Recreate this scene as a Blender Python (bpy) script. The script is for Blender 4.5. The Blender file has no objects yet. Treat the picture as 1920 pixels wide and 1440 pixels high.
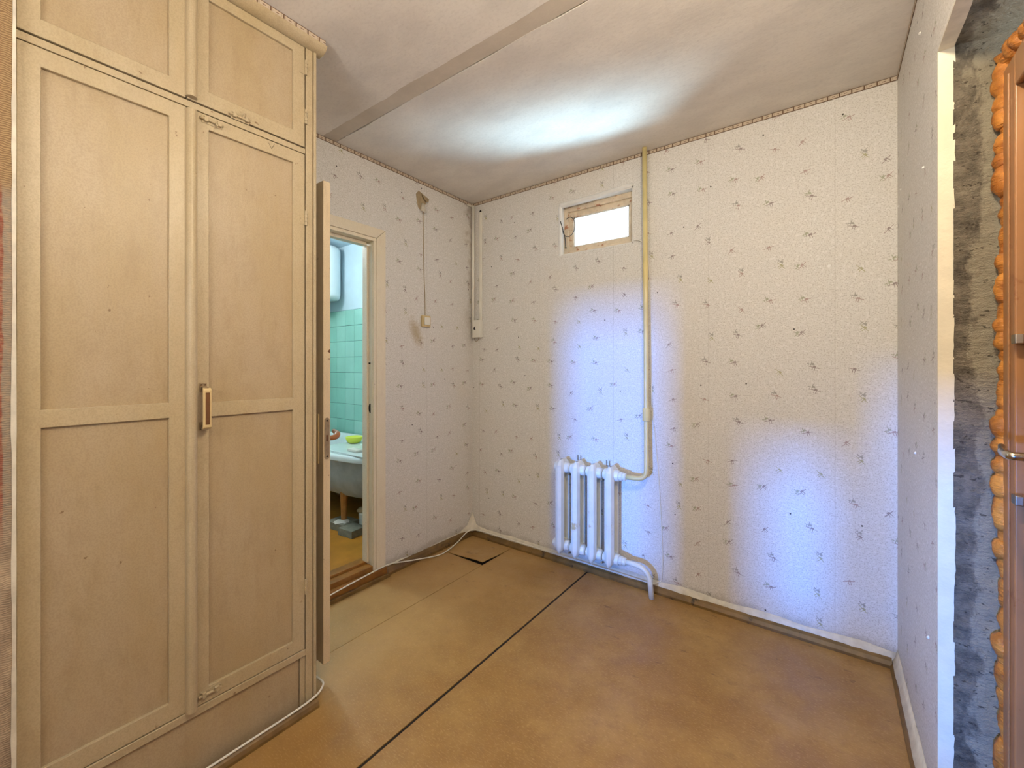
import bpy, bmesh, math, random
from mathutils import Vector, Matrix, noise
random.seed(7)
PI = math.pi
S = bpy.context.scene
COL = S.collection

# ------------------------------------------------------------------ camera
H = 2.5            # room height
CH = 1.272         # camera height
cam_d = bpy.data.cameras.new('camera')
cam = bpy.data.objects.new('camera', cam_d); COL.objects.link(cam)
cam_d.sensor_width = 36.0
cam_d.lens = 797.4 / 1920 * 36.0
cam_d.shift_y = -34.0 / 1920
cam_d.clip_start = 0.02
cam.location = (0, 0, CH)
cam.rotation_euler = (PI/2, 0, math.radians(36.59))
S.camera = cam

# ------------------------------------------------------------------ world + light
w = bpy.data.worlds.new('world'); S.world = w; w.use_nodes = True
wn = w.node_tree
bg = wn.nodes['Background']
bg.inputs[0].default_value = (0.80, 0.90, 1.0, 1)
bg.inputs[1].default_value = 3.2
S.view_settings.view_transform = 'Standard'
S.view_settings.look = 'None'
S.view_settings.gamma = 1.0
S.view_settings.use_curve_mapping = False
S.view_settings.exposure = 0.0

def light(name, kind, loc, energy, color, aim=None, **kw):
    d = bpy.data.lights.new(name, kind); d.energy = energy; d.color = color
    for k, v in kw.items(): setattr(d, k, v)
    o = bpy.data.objects.new(name, d); COL.objects.link(o); o.location = loc
    if aim is not None:
        o.rotation_euler = (Vector(aim) - Vector(loc)).to_track_quat('-Z', 'Z').to_euler()
    return o
# warm bulb hanging just above the frame, near the entrance opening
light('hall_lamp', 'POINT', (0.03, 0.66, 2.24), 44, (1.0, 0.87, 0.66), shadow_soft_size=0.05)
# unseen uplight added behind the camera: soft warm fill off the ceiling
light('rear_fill_uplight', 'AREA', (-0.70, -0.95, 1.75), 15, (1.0, 0.95, 0.90), aim=(-0.6, 0.9, 2.5), shape='RECTANGLE', size=0.9, size_y=0.5)
# cool tube in the bathroom
light('bathroom_lamp', 'POINT', (-3.15, 1.35, 2.30), 40, (0.90, 0.98, 1.0), shadow_soft_size=0.12)
# daylight thrown upward through the small high window
light('window_daylight', 'AREA', (-1.35, 4.35, 1.10), 640, (0.50, 0.80, 1.0), aim=(-1.16, 2.45, 2.20), shape='RECTANGLE', size=3.4, size_y=0.35)
# low blue daylight from the room behind the photographer, through the made-up openings of wall_front
light('room_daylight', 'AREA', (-0.75, -4.0, 0.75), 640, (0.05, 0.28, 1.0), aim=(-0.75, 0, 0.75), shape='RECTANGLE', size=0.20, size_y=0.30)

# ------------------------------------------------------------------ node helper
class N:
    def __init__(s, name, rough=0.6, spec=0.5):
        s.m = bpy.data.materials.new(name); s.m.use_nodes = True
        s.t = s.m.node_tree; s.b = s.t.nodes['Principled BSDF']
        s.b.inputs['Roughness'].default_value = rough
        s.b.inputs['Specular IOR Level'].default_value = spec
    def n(s, kind, **kw):
        x = s.t.nodes.new(kind)
        for k, v in kw.items():
            if k in ('ins',):
                for a, b in v.items(): s.put(x.inputs[a], b)
            else: setattr(x, k, v)
        return x
    def put(s, sock, v):
        if isinstance(v, bpy.types.NodeSocket): s.t.links.new(v, sock)
        elif isinstance(v, (tuple, list)) and len(v) == 3 and sock.type == 'RGBA': sock.default_value = (*v, 1)
        else: sock.default_value = v
    def math(s, op, a, b=0.0, c=None, clamp=False):
        x = s.n('ShaderNodeMath', operation=op, use_clamp=clamp); s.put(x.inputs[0], a); s.put(x.inputs[1], b)
        if c is not None: s.put(x.inputs[2], c)
        return x.outputs[0]
    def pos(s):
        return s.n('ShaderNodeNewGeometry').outputs['Position']
    def xyz(s, v):
        x = s.n('ShaderNodeSeparateXYZ'); s.put(x.inputs[0], v); return x.outputs
    def comb(s, x, y, z=0.0):
        c = s.n('ShaderNodeCombineXYZ'); s.put(c.inputs[0], x); s.put(c.inputs[1], y); s.put(c.inputs[2], z); return c.outputs[0]
    def noise(s, vec, scale, detail=4, rough=0.6, dim='3D'):
        x = s.n('ShaderNodeTexNoise', noise_dimensions=dim); s.put(x.inputs['Vector'], vec)
        x.inputs['Scale'].default_value = scale; x.inputs['Detail'].default_value = detail; x.inputs['Roughness'].default_value = rough
        return x.outputs['Fac']
    def vmul(s, v, k):
        x = s.n('ShaderNodeVectorMath', operation='MULTIPLY'); s.put(x.inputs[0], v); x.inputs[1].default_value = k; return x.outputs[0]
    def ramp(s, f, lo, hi, a=0.0, b=1.0):
        x = s.n('ShaderNodeMapRange', clamp=True, interpolation_type='SMOOTHSTEP')
        s.put(x.inputs[0], f); s.put(x.inputs[1], lo); s.put(x.inputs[2], hi); s.put(x.inputs[3], a); s.put(x.inputs[4], b)
        return x.outputs[0]
    def mix(s, f, a, b, blend='MIX'):
        x = s.n('ShaderNodeMix', data_type='RGBA', blend_type=blend)
        s.put(x.inputs[0], f); s.put(x.inputs[6], a); s.put(x.inputs[7], b); return x.outputs[2]
    def col(s, v): s.put(s.b.inputs['Base Color'], v)
    def rough(s, v): s.put(s.b.inputs['Roughness'], v)
    def bump(s, h, strength=0.3, dist=0.002):
        x = s.n('ShaderNodeBump'); x.inputs['Strength'].default_value = strength; x.inputs['Distance'].default_value = dist
        s.put(x.inputs['Height'], h); s.put(s.b.inputs['Normal'], x.outputs[0])
def lin(r, g, b):
    f = lambda c: (c/255/12.92) if c <= 10 else ((c/255+0.055)/1.055)**2.4
    return (f(r), f(g), f(b))

def plain(name, rgb, rough=0.5, var=0.12, scale=18, bump=0.15, metal=0.0, dirt=None, spec=0.5):
    k = N(name, rough, spec); p = k.pos()
    f = k.noise(p, scale, 5)
    c = lin(*rgb); d = tuple(x*(1-var*2) for x in c)
    base = k.mix(k.ramp(f, 0.3, 0.7), d, c)
    if dirt:
        g = k.ramp(k.noise(p, dirt[1], 6, 0.7), dirt[2], dirt[2]+0.08)
        base = k.mix(g, base, lin(*dirt[0]))
    k.col(base); k.b.inputs['Metallic'].default_value = metal
    if bump: k.bump(k.noise(p, scale*6, 4), bump, 0.002)
    return k.m

# ---- wallpaper -------------------------------------------------------------
def wallpaper(name, left=False):
    k = N(name, 0.46, 0.45); p = k.pos(); X, Y, Z = k.xyz(p)
    u = k.math('ADD', X, Y); v2 = k.comb(u, Z)
    base = lin(220, 217, 212)
    fine = k.ramp(k.noise(v2, 190, 2, 0.5), 0.53, 0.60)
    c = k.mix(k.math('MULTIPLY', fine, 0.55), base, lin(176, 168, 160))
    fine2 = k.ramp(k.noise(v2, 75, 2, 0.5), 0.57, 0.63)
    c = k.mix(k.math('MULTIPLY', fine2, 0.45), c, lin(238, 234, 232))
    # motifs: sparse little scribbles (two crossing strokes and a block)
    vo = k.n('ShaderNodeTexVoronoi', voronoi_dimensions='2D', feature='F1')
    k.put(vo.inputs['Vector'], v2); vo.inputs['Scale'].default_value = 6.5; vo.inputs['Randomness'].default_value = 0.55
    dlt = k.n('ShaderNodeVectorMath', operation='SUBTRACT'); k.put(dlt.inputs[0], v2); k.put(dlt.inputs[1], vo.outputs['Position'])
    cr, cg, cb = k.xyz(vo.outputs['Color'])
    rot = k.n('ShaderNodeVectorRotate', rotation_type='Z_AXIS'); k.put(rot.inputs['Vector'], dlt.outputs[0])
    k.put(rot.inputs['Angle'], k.math('MULTIPLY', k.math('SUBTRACT', k.math('FLOOR', k.math('MULTIPLY', cr, 4.0)), 1.5), 0.55))
    a, b, _ = k.xyz(k.vmul(rot.outputs[0], (0.86, 0.86, 1)))
    wob = k.math('MULTIPLY', k.math('SUBTRACT', k.noise(v2, 220, 2), 0.5), 0.004)
    a = k.math('ADD', a, wob); b = k.math('ADD', b, wob)
    def stroke(ox, oy, hw, hh):
        ax = k.math('ABSOLUTE', k.math('SUBTRACT', a, ox)); bx = k.math('ABSOLUTE', k.math('SUBTRACT', b, oy))
        return k.math('MULTIPLY', k.math('LESS_THAN', ax, hw), k.math('LESS_THAN', bx, hh))
    big = k.math('ADD', k.math('MULTIPLY', k.math('GREATER_THAN', cg, 0.4), 0.9), 0.1)
    s1 = k.math('MAXIMUM', stroke(0.0, 0.0, 0.019, 0.0011), stroke(0.004, -0.004, 0.0011, 0.010))
    s1 = k.math('MAXIMUM', s1, stroke(-0.003, -0.005, 0.0010, 0.008))
    s1 = k.math('MAXIMUM', s1, stroke(0.001, 0.002, 0.0052, 0.0036))
    s2 = k.math('MAXIMUM', stroke(-0.013, 0.013, 0.0012, 0.011), stroke(-0.014, 0.009, 0.013, 0.0011))
    s2 = k.math('MAXIMUM', s2, stroke(-0.009, 0.012, 0.0048, 0.0034))
    s2 = k.math('MAXIMUM', s2, stroke(-0.020, 0.006, 0.0009, 0.006))
    s2 = k.math('MULTIPLY', s2, k.math('GREATER_THAN', cg, 0.35))
    cA = k.mix(k.math('GREATER_THAN', cb, 0.5), lin(112, 84, 84), lin(150, 112, 104))
    cB = k.mix(k.math('GREATER_THAN', cr, 0.55), lin(122, 128, 78), lin(108, 104, 92))
    cA = k.mix(k.math('GREATER_THAN', cr, 0.8), cA, lin(150, 145, 82))
    c = k.mix(k.math('MULTIPLY', s2, 0.62), c, cB)
    c = k.mix(k.math('MULTIPLY', s1, 0.72), c, cA)
    # rare lone specks / nail holes
    sp = k.n('ShaderNodeTexVoronoi', voronoi_dimensions='2D', feature='F1'); k.put(sp.inputs['Vector'], v2); sp.inputs['Scale'].default_value = 2.1
    c = k.mix(k.math('LESS_THAN', sp.outputs['Distance'], 0.008), c, lin(50, 42, 38))
    # strip seams of the paper every 0.53 m: slight overlap line
    fr = k.math('FRACT', k.math('DIVIDE', k.math('ADD', u, 9.75), 0.53))
    seam = k.math('LESS_THAN', fr, 0.006)
    c = k.mix(k.math('MULTIPLY', seam, 0.25), c, lin(150, 142, 130))
    # ageing: soft yellowing
    c = k.mix(k.ramp(k.noise(v2, 1.3, 3), 0.50, 0.72, 0, 0.22), c, lin(214, 200, 176))
    if left:
        # rubbed brown stain beside the switch
        dy = k.math('DIVIDE', k.math('ADD', k.math('SUBTRACT', Y, 1.86), k.math('MULTIPLY', k.math('SUBTRACT', Z, 1.50), 0.35)), 0.062)
        dz = k.math('DIVIDE', k.math('SUBTRACT', Z, 1.49), 0.12)
        r = k.math('SQRT', k.math('ADD', k.math('MULTIPLY', dy, dy), k.math('MULTIPLY', dz, dz)))
        r = k.math('ADD', r, k.math('MULTIPLY', k.math('SUBTRACT', k.noise(v2, 60, 4), 0.5), 1.1))
        c = k.mix(k.ramp(r, 0.1, 1.1, 0.62, 0.0), c, lin(158, 130, 66))
        # soot down the far corner
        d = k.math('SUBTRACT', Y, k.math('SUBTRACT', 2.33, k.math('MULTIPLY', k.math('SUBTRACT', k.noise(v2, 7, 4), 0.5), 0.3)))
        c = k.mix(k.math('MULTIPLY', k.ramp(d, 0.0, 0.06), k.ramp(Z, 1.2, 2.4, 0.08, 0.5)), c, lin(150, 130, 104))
    # dirt just above the skirting
    dd = k.math('ADD', Z, k.math('MULTIPLY', k.noise(v2, 9, 4), -0.10))
    c = k.mix(k.ramp(dd, 0.0, 0.05, 0.35, 0.0), c, lin(128, 112, 88))
    k.col(c)
    h = k.math('ADD', k.math('MULTIPLY', fine2, 0.6), k.math('MULTIPLY', k.noise(v2, 5, 3), 6.0))
    k.bump(h, 0.22, 0.0022)
    k.rough(k.ramp(fine2, 0, 1, 0.55, 0.38))
    return k.m
M = {}
M['paper'] = wallpaper('wallpaper_scribble')
M['paper_left'] = wallpaper('wallpaper_scribble_stained', True)
M['paper_edge'] = plain('paper_edge', (226, 218, 200), 0.6, 0.10, 22, 0.3)

def border():
    k = N('border_print', 0.6); X, Y, Z = k.xyz(k.pos())
    u = k.math('FRACT', k.math('DIVIDE', k.math('ADD', k.math('SUBTRACT', X, Y), 20.0), 0.043))
    v = k.math('DIVIDE', k.math('SUBTRACT', H, Z), 0.021)
    au = k.math('ABSOLUTE', k.math('SUBTRACT', u, 0.5)); av = k.math('ABSOLUTE', k.math('SUBTRACT', v, 0.5))
    line = k.math('MAXIMUM', k.math('GREATER_THAN', au, 0.44), k.math('GREATER_THAN', av, 0.36))
    inner = k.math('MULTIPLY', k.math('LESS_THAN', au, 0.13), k.math('LESS_THAN', av, 0.07))
    inn2 = k.math('MULTIPLY', k.math('GREATER_THAN', au, 0.33), k.math('LESS_THAN', au, 0.36))
    inn2 = k.math('MULTIPLY', inn2, k.math('LESS_THAN', av, 0.22))
    c = k.mix(line, lin(196, 180, 160), lin(104, 78, 56))
    c = k.mix(k.math('MAXIMUM', inner, k.math('MULTIPLY', inn2, 0.5)), c, lin(112, 84, 62)); k.col(c)
    return k.m
M['border'] = border()

# ---- other materials -------------------------------------------------------
def ceiling_mat():
    k = N('ceiling_whitewash', 0.85, 0.2); p = k.pos()
    q = k.vmul(p, (1.0, 1.7, 1.0))
    c = k.mix(k.ramp(k.noise(q, 3.2, 5), 0.35, 0.7), lin(232, 226, 218), lin(218, 212, 205))
    c = k.mix(k.ramp(k.noise(q, 60, 3), 0.45, 0.75, 0, 0.25), c, lin(190, 182, 174))
    k.col(c); k.bump(k.math('ADD', k.noise(q, 26, 5), k.math('MULTIPLY', k.noise(p, 120, 3), 0.5)), 0.22, 0.003)
    return k.m
M['ceiling'] = ceiling_mat()
M['filler'] = plain('joint_filler', (206, 195, 180), 0.9, 0.06, 9, 0.4)
def paint(name, rgb, rough=0.38, yel=0.35, dirtk=1.0):
    k = N(name, rough, 0.5); p = k.pos(); X, Y, Z = k.xyz(p)
    c = k.mix(k.ramp(k.noise(k.vmul(p, (1, 1, 0.35)), 5, 5), 0.3, 0.72, 0, yel), lin(*rgb), lin(rgb[0]-14, rgb[1]-20, rgb[2]-42))
    c = k.mix(k.ramp(k.noise(k.vmul(p, (1, 1, 0.25)), 34, 5, 0.7), 0.50, 0.8, 0, 0.28*dirtk), c, lin(150, 128, 96))
    c = k.mix(k.ramp(k.noise(p, 260, 2, 0.5), 0.42, 0.62, 0, 0.20), c, lin(rgb[0]-50, rgb[1]-52, rgb[2]-50))
    c = k.mix(k.ramp(k.noise(k.vmul(p, (1, 1, 0.6)), 13, 5, 0.7), 0.48, 0.70, 0, 0.16), c, lin(rgb[0]-38, rgb[1]-46, rgb[2]-44))
    sp = k.ramp(k.noise(p, 46, 3, 0.5), 0.735, 0.755, 0, 0.8)
    c = k.mix(sp, c, lin(118, 92, 62))
    k.col(c)
    k.bump(k.math('ADD', k.noise(k.vmul(p, (1, 1, 0.3)), 40, 5), k.math('MULTIPLY', k.noise(p, 320, 3), 0.35)), 0.22, 0.003)
    return k.m
M['paint'] = paint('old_cream_paint', (186, 170, 140))
M['paint_in'] = paint('old_cream_panel', (178, 160, 132), 0.42, 0.5, 1.5)
M['casing'] = paint('casing_cream_paint', (234, 224, 204), 0.38, 0.25, 0.5)
M['slab'] = paint('door_cream_paint', (220, 202, 172), 0.4, 0.3, 1.0)
M['dark'] = plain('dark_gap', (30, 22, 16), 0.9, 0.1, 20, 0)
def hardboard():
    k = N('ochre_floor_paint', 0.42, 0.5); p = k.pos(); X, Y, Z = k.xyz(p)
    c = k.mix(k.ramp(k.noise(p, 2.6, 6, 0.6), 0.34, 0.68), lin(146, 108, 54), lin(170, 134, 76))
    c = k.mix(k.ramp(k.noise(p, 16, 6, 0.75), 0.42, 0.72, 0, 0.5), c, lin(136, 98, 56))
    c = k.mix(k.ramp(k.noise(k.vmul(p, (1, 3, 1)), 70, 4, 0.7), 0.50, 0.70, 0, 0.4), c, lin(206, 170, 120))
    c = k.mix(k.ramp(k.noise(p, 30, 5, 0.8), 0.66, 0.72, 0, 0.6), c, lin(104, 66, 34))
    # worn greyer strip of floor by the bathroom door and cupboard
    c = k.mix(k.math('MULTIPLY', k.ramp(X, -1.15, -1.75, 0, 0.55), k.ramp(k.noise(p, 4, 4), 0.3, 0.7, 0.6, 1.0)), c, lin(184, 150, 98))
    # dark scuffs at the threshold area
    c = k.mix(k.math('MULTIPLY', k.ramp(k.noise(k.vmul(p, (1, 2.2, 1)), 9, 5, 0.7), 0.60, 0.70, 0, 0.6), k.ramp(Y, 1.2, 2.1, 0.15, 1.0)), c, lin(98, 66, 38))
    k.col(c); k.rough(k.ramp(k.noise(p, 7, 4), 0.3, 0.7, 0.34, 0.55))
    k.bump(k.math('ADD', k.noise(p, 9, 5), k.math('MULTIPLY', k.noise(p, 180, 3), 0.25)), 0.15, 0.006)
    return k.m
M['hardboard'] = hardboard()
M['olive'] = plain('olive_skirting_paint', (128, 98, 52), 0.4, 0.2, 14, 0.35, dirt=((58, 42, 24), 11, 0.58))
M['sill'] = plain('ochre_threshold_paint', (158, 106, 46), 0.35, 0.2, 12, 0.3, dirt=((90, 54, 24), 9, 0.6))
M['radiator'] = plain('white_radiator_paint', (232, 232, 220), 0.3, 0.06, 10, 0.3, dirt=((196, 176, 130), 7, 0.62))
M['pipe'] = plain('yellowed_pipe_paint', (226, 208, 148), 0.3, 0.08, 9, 0.25)
M['white'] = plain('white_plastic', (232, 228, 216), 0.35, 0.03, 10, 0.05)
M['plaster'] = plain('white_plaster', (228, 226, 222), 0.75, 0.05, 18, 0.6)
M['wood_frame'] = plain('peeling_window_paint', (224, 206, 180), 0.5, 0.10, 20, 0.5, dirt=((170, 116, 84), 22, 0.55))
M['chrome'] = plain('worn_chrome', (190, 182, 168), 0.22, 0.05, 30, 0.05, metal=1.0)
M['steel'] = plain('painted_metal', (170, 150, 120), 0.35, 0.15, 40, 0.3, metal=0.5)
M['inlay'] = plain('brown_inlay', (112, 74, 42), 0.4, 0.15, 30, 0.2)
M['handle'] = plain('cream_handle', (214, 190, 140), 0.3, 0.08, 20, 0.1)
M['black'] = plain('black_cable', (26, 24, 26), 0.4, 0.1, 30, 0)
M['torn'] = plain('bare_wall_patch', (176, 156, 122), 0.9, 0.12, 25, 0.6)
M['enamel'] = plain('bath_enamel', (225, 236, 234), 0.15, 0.03, 6, 0.02)
M['tub_out'] = plain('bath_outside', (172, 182, 184), 0.6, 0.12, 9, 0.3, dirt=((120, 100, 76), 10, 0.64))
M['leg_wood'] = plain('ochre_leg', (186, 124, 58), 0.45, 0.15, 14, 0.2)
M['block'] = plain('grey_block', (138, 134, 116), 0.9, 0.12, 40, 0.7)
M['yellow'] = plain('yellow_plastic', (222, 232, 80), 0.3, 0.04, 10, 0)
M['heater'] = plain('heater_enamel', (228, 238, 240), 0.25, 0.02, 4, 0)
M['bath_wall'] = plain('bath_whitewash', (206, 228, 238), 0.8, 0.04, 5, 0.2)
M['bath_floor'] = plain('bath_lino', (196, 132, 44), 0.4, 0.14, 6, 0.2)
M['grout'] = plain('dark_grout', (58, 84, 80), 0.9, 0.1, 20, 0.2)
M['tile'] = plain('turquoise_tile', (158, 212, 196), 0.16, 0.05, 3, 0)
M['tile2'] = plain('turquoise_tile_pale', (168, 218, 203), 0.16, 0.05, 3, 0)
M['door_brown'] = plain('brown_steel_door', (168, 120, 78), 0.34, 0.08, 5, 0.15, dirt=((140, 92, 56), 14, 0.62))
M['lever_wood'] = plain('wooden_lever', (176, 120, 74), 0.4, 0.15, 24, 0.2)
def foam_mat():
    k = N('orange_foam', 0.3, 0.6); p = k.pos()
    c = k.mix(k.ramp(k.noise(p, 26, 4), 0.3, 0.7), lin(158, 92, 34), lin(222, 150, 66)); k.col(c)
    k.b.inputs['Subsurface Weight'].default_value = 0.0
    k.bump(k.noise(k.vmul(p, (1, 1, 3.5)), 70, 4), 0.8, 0.008); return k.m
M['foam'] = foam_mat()
def concrete():
    k = N('rough_concrete', 0.9, 0.25); p = k.pos(); X, Y, Z = k.xyz(p)
    c = k.mix(k.ramp(k.noise(p, 14, 6, 0.7), 0.35, 0.65), lin(100, 92, 80), lin(148, 138, 120))
    # pale render smeared over the outer half, ragged edge
    e = k.math('ADD', X, k.math('MULTIPLY', k.math('SUBTRACT', k.noise(k.vmul(p, (1, 1, 0.5)), 11, 5, 0.7), 0.5), 0.16))
    c = k.mix(k.ramp(e, 0.298, 0.316, 0, 0.75), c, lin(184, 174, 150))
    vo = k.noise(k.vmul(p, (1, 1, 1.6)), 60, 3, 0.6)
    c = k.mix(k.ramp(vo, 0.62, 0.68, 0, 0.75), c, lin(66, 58, 48)); k.col(c)
    k.bump(k.math('ADD', k.noise(p, 60, 6, 0.75), k.noise(k.vmul(p, (1, 1, 2.6)), 26, 4, 0.7)), 1.0, 0.016)
    return k.m
M['concrete'] = concrete()
def textile():
    k = N('woven_brown_wall', 0.9, 0.2); p = k.pos(); X, Y, Z = k.xyz(p)
    wv = k.n('ShaderNodeTexWave', bands_direction='Z'); k.put(wv.inputs[0], p); wv.inputs['Scale'].default_value = 60; wv.inputs['Distortion'].default_value = 6; wv.inputs['Detail'].default_value = 2
    top = k.mix(wv.outputs['Fac'], lin(124, 98, 70), lin(168, 142, 106))
    low = k.mix(k.ramp(k.math('ADD', Y, k.math('MULTIPLY', k.noise(p, 12, 4), 0.012)), 0.0925, 0.0955), lin(134, 80, 64), lin(142, 130, 114))
    low = k.mix(k.ramp(k.noise(k.vmul(p, (3, 3, 4)), 30, 4), 0.4, 0.7, 0, 0.5), low, lin(180, 150, 120))
    c = k.mix(k.ramp(k.math('ADD', Z, k.math('MULTIPLY', k.noise(p, 9, 3), 0.1)), 1.70, 1.78), low, top)
    c = k.mix(k.ramp(Z, 0.95, 0.82), c, k.mix(k.ramp(k.noise(p, 14, 5), 0.35, 0.65), lin(150, 132, 112), lin(186, 166, 140)))
    k.col(c); k.bump(wv.outputs['Fac'], 0.3, 0.003); return k.m
M['textile'] = textile()
def glass():
    k = N('window_glass', 0.03); t = k.t
    tr = k.n('ShaderNodeBsdfTransparent'); gl = k.n('ShaderNodeBsdfGlossy'); gl.inputs['Roughness'].default_value = 0.03
    mx = k.n('ShaderNodeMixShader'); mx.inputs[0].default_value = 0.07
    t.links.new(tr.outputs[0], mx.inputs[1]); t.links.new(gl.outputs[0], mx.inputs[2])
    t.links.new(mx.outputs[0], t.nodes['Material Output'].inputs[0]); return k.m
M['glass'] = glass()

# ------------------------------------------------------------------ mesh helpers
def wloc(o):
    v = Vector((0, 0, 0))
    while o is not None: v = v + o.location; o = o.parent
    return v
def obj(name, bm, mat, parent=None, bevel=0.0, smooth=False, seg=2):
    """bm holds world coordinates; the object's origin goes to its base (top level) or its parent's."""
    me = bpy.data.meshes.new(name)
    if bm.verts:
        xs = [v.co.x for v in bm.verts]; ys = [v.co.y for v in bm.verts]; zs = [v.co.z for v in bm.verts]
        c = Vector(((min(xs)+max(xs))/2, (min(ys)+max(ys))/2, min(zs)))
    else: c = Vector()
    bmesh.ops.translate(bm, verts=bm.verts[:], vec=-c)
    bmesh.ops.recalc_face_normals(bm, faces=bm.faces[:])
    bm.to_mesh(me); bm.free()
    for m in (mat if isinstance(mat, (list, tuple)) else [mat]): me.materials.append(m)
    o = bpy.data.objects.new(name, me); COL.objects.link(o)
    if parent is not None: o.parent = parent; o.location = c - wloc(parent)
    else: o.location = c
    if smooth:
        for f in me.polygons: f.use_smooth = True
    if bevel > 0:
        b = o.modifiers.new('bevel', 'BEVEL'); b.width = bevel; b.segments = seg; b.limit_method = 'ANGLE'; b.angle_limit = 0.6
        if not smooth:
            for f in me.polygons: f.use_smooth = True
            b.harden_normals = True
    return o
def root(name, loc):
    o = bpy.data.objects.new(name, None); COL.objects.link(o); o.location = loc; o.empty_display_size = 0.05
    return o
def tag(o, label=None, cat=None, group=None, kind=None):
    if label: o['label'] = label
    if cat: o['category'] = cat
    if group: o['group'] = group
    if kind: o['kind'] = kind
    return o
def B(): return bmesh.new()
def box(bm, x0, x1, y0, y1, z0, z1, mi=0):
    vs = [bm.verts.new((x, y, z)) for x in (x0, x1) for y in (y0, y1) for z in (z0, z1)]
    for q in ((0,1,3,2), (4,6,7,5), (0,4,5,1), (2,3,7,6), (0,2,6,4), (1,5,7,3)):
        f = bm.faces.new([vs[i] for i in q]); f.material_index = mi
    return vs
def prism(bm, pts, vec, mi=0):
    a = [bm.verts.new(p) for p in pts]; b = [bm.verts.new(Vector(p)+Vector(vec)) for p in pts]
    n = len(a); fs = [bm.faces.new(a), bm.faces.new(b[::-1])]
    for i in range(n): fs.append(bm.faces.new((a[i], b[i], b[(i+1) % n], a[(i+1) % n])))
    for f in fs: f.material_index = mi
    return a + b
def smooth_path(pts, k=6, closed=False):
    P = [Vector(p) for p in pts]; out = []; n = len(P)
    rng = range(n if closed else n-1)
    for i in rng:
        if closed: a, b, c, d = P[(i-1) % n], P[i], P[(i+1) % n], P[(i+2) % n]
        else: a, b, c, d = P[max(i-1, 0)], P[i], P[i+1], P[min(i+2, n-1)]
        for j in range(k):
            t = j/k
            out.append(0.5*((2*b) + (c-a)*t + (2*a-5*b+4*c-d)*t*t + (3*b-3*c+d-a)*t**3))
    if not closed: out.append(P[-1])
    return out
def fillet(pts, r, k=6):
    P = [Vector(p) for p in pts]; out = [P[0]]
    for i in range(1, len(P)-1):
        a = (P[i-1]-P[i]); b = (P[i+1]-P[i]); q = min(r, a.length*0.49, b.length*0.49)
        A = P[i]+a.normalized()*q; C = P[i]+b.normalized()*q
        for j in range(k+1):
            t = j/k; out.append(A*(1-t)**2 + P[i]*2*t*(1-t) + C*t*t)
    out.append(P[-1]); return out
def tube(bm, pts, r, seg=10, closed=False, prof=None, up=None, cap=True):
    P = [Vector(p) for p in pts]; n = len(P); rings = []
    T = []
    for i in range(n):
        if closed: t = P[(i+1) % n]-P[(i-1) % n]
        else: t = P[min(i+1, n-1)]-P[max(i-1, 0)]
        T.append(t.normalized())
    nrm = Vector(up) if up is not None else (Vector((0, 0, 1)) if abs(T[0].z) < 0.9 else Vector((1, 0, 0)))
    for i in range(n):
        if up is None: nrm = (nrm - T[i]*nrm.dot(T[i])).normalized(); a = nrm
        else: a = Vector(up).normalized()
        b = T[i].cross(a).normalized(); rr = r(i/(n-1)) if callable(r) else r
        if prof: ring = [bm.verts.new(P[i]+a*px*rr+b*py*rr) for px, py in prof]
        else: ring = [bm.verts.new(P[i]+(a*math.cos(2*PI*j/seg)+b*math.sin(2*PI*j/seg))*rr) for j in range(seg)]
        rings.append(ring)
    m = len(rings[0])
    for i in range(n if closed else n-1):
        A, Bq = rings[i], rings[(i+1) % n]
        for j in range(m): bm.faces.new((A[j], A[(j+1) % m], Bq[(j+1) % m], Bq[j]))
    if cap and not closed: bm.faces.new(rings[0][::-1]); bm.faces.new(rings[-1])
    return rings
def lathe(bm, c, prof, seg=28, axis='z'):
    rings = []
    for r, h in prof:
        ring = []
        for j in range(seg):
            a = 2*PI*j/seg; u, v = r*math.cos(a), r*math.sin(a)
            p = {'z': (u, v, h), 'x': (h, u, v), 'y': (u, h, v)}[axis]
            ring.append(bm.verts.new(Vector(c)+Vector(p)))
        rings.append(ring)
    for A, C in zip(rings, rings[1:]):
        for j in range(seg): bm.faces.new((A[j], A[(j+1) % seg], C[(j+1) % seg], C[j]))
    bm.faces.new(rings[0][::-1]); bm.faces.new(rings[-1])
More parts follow.
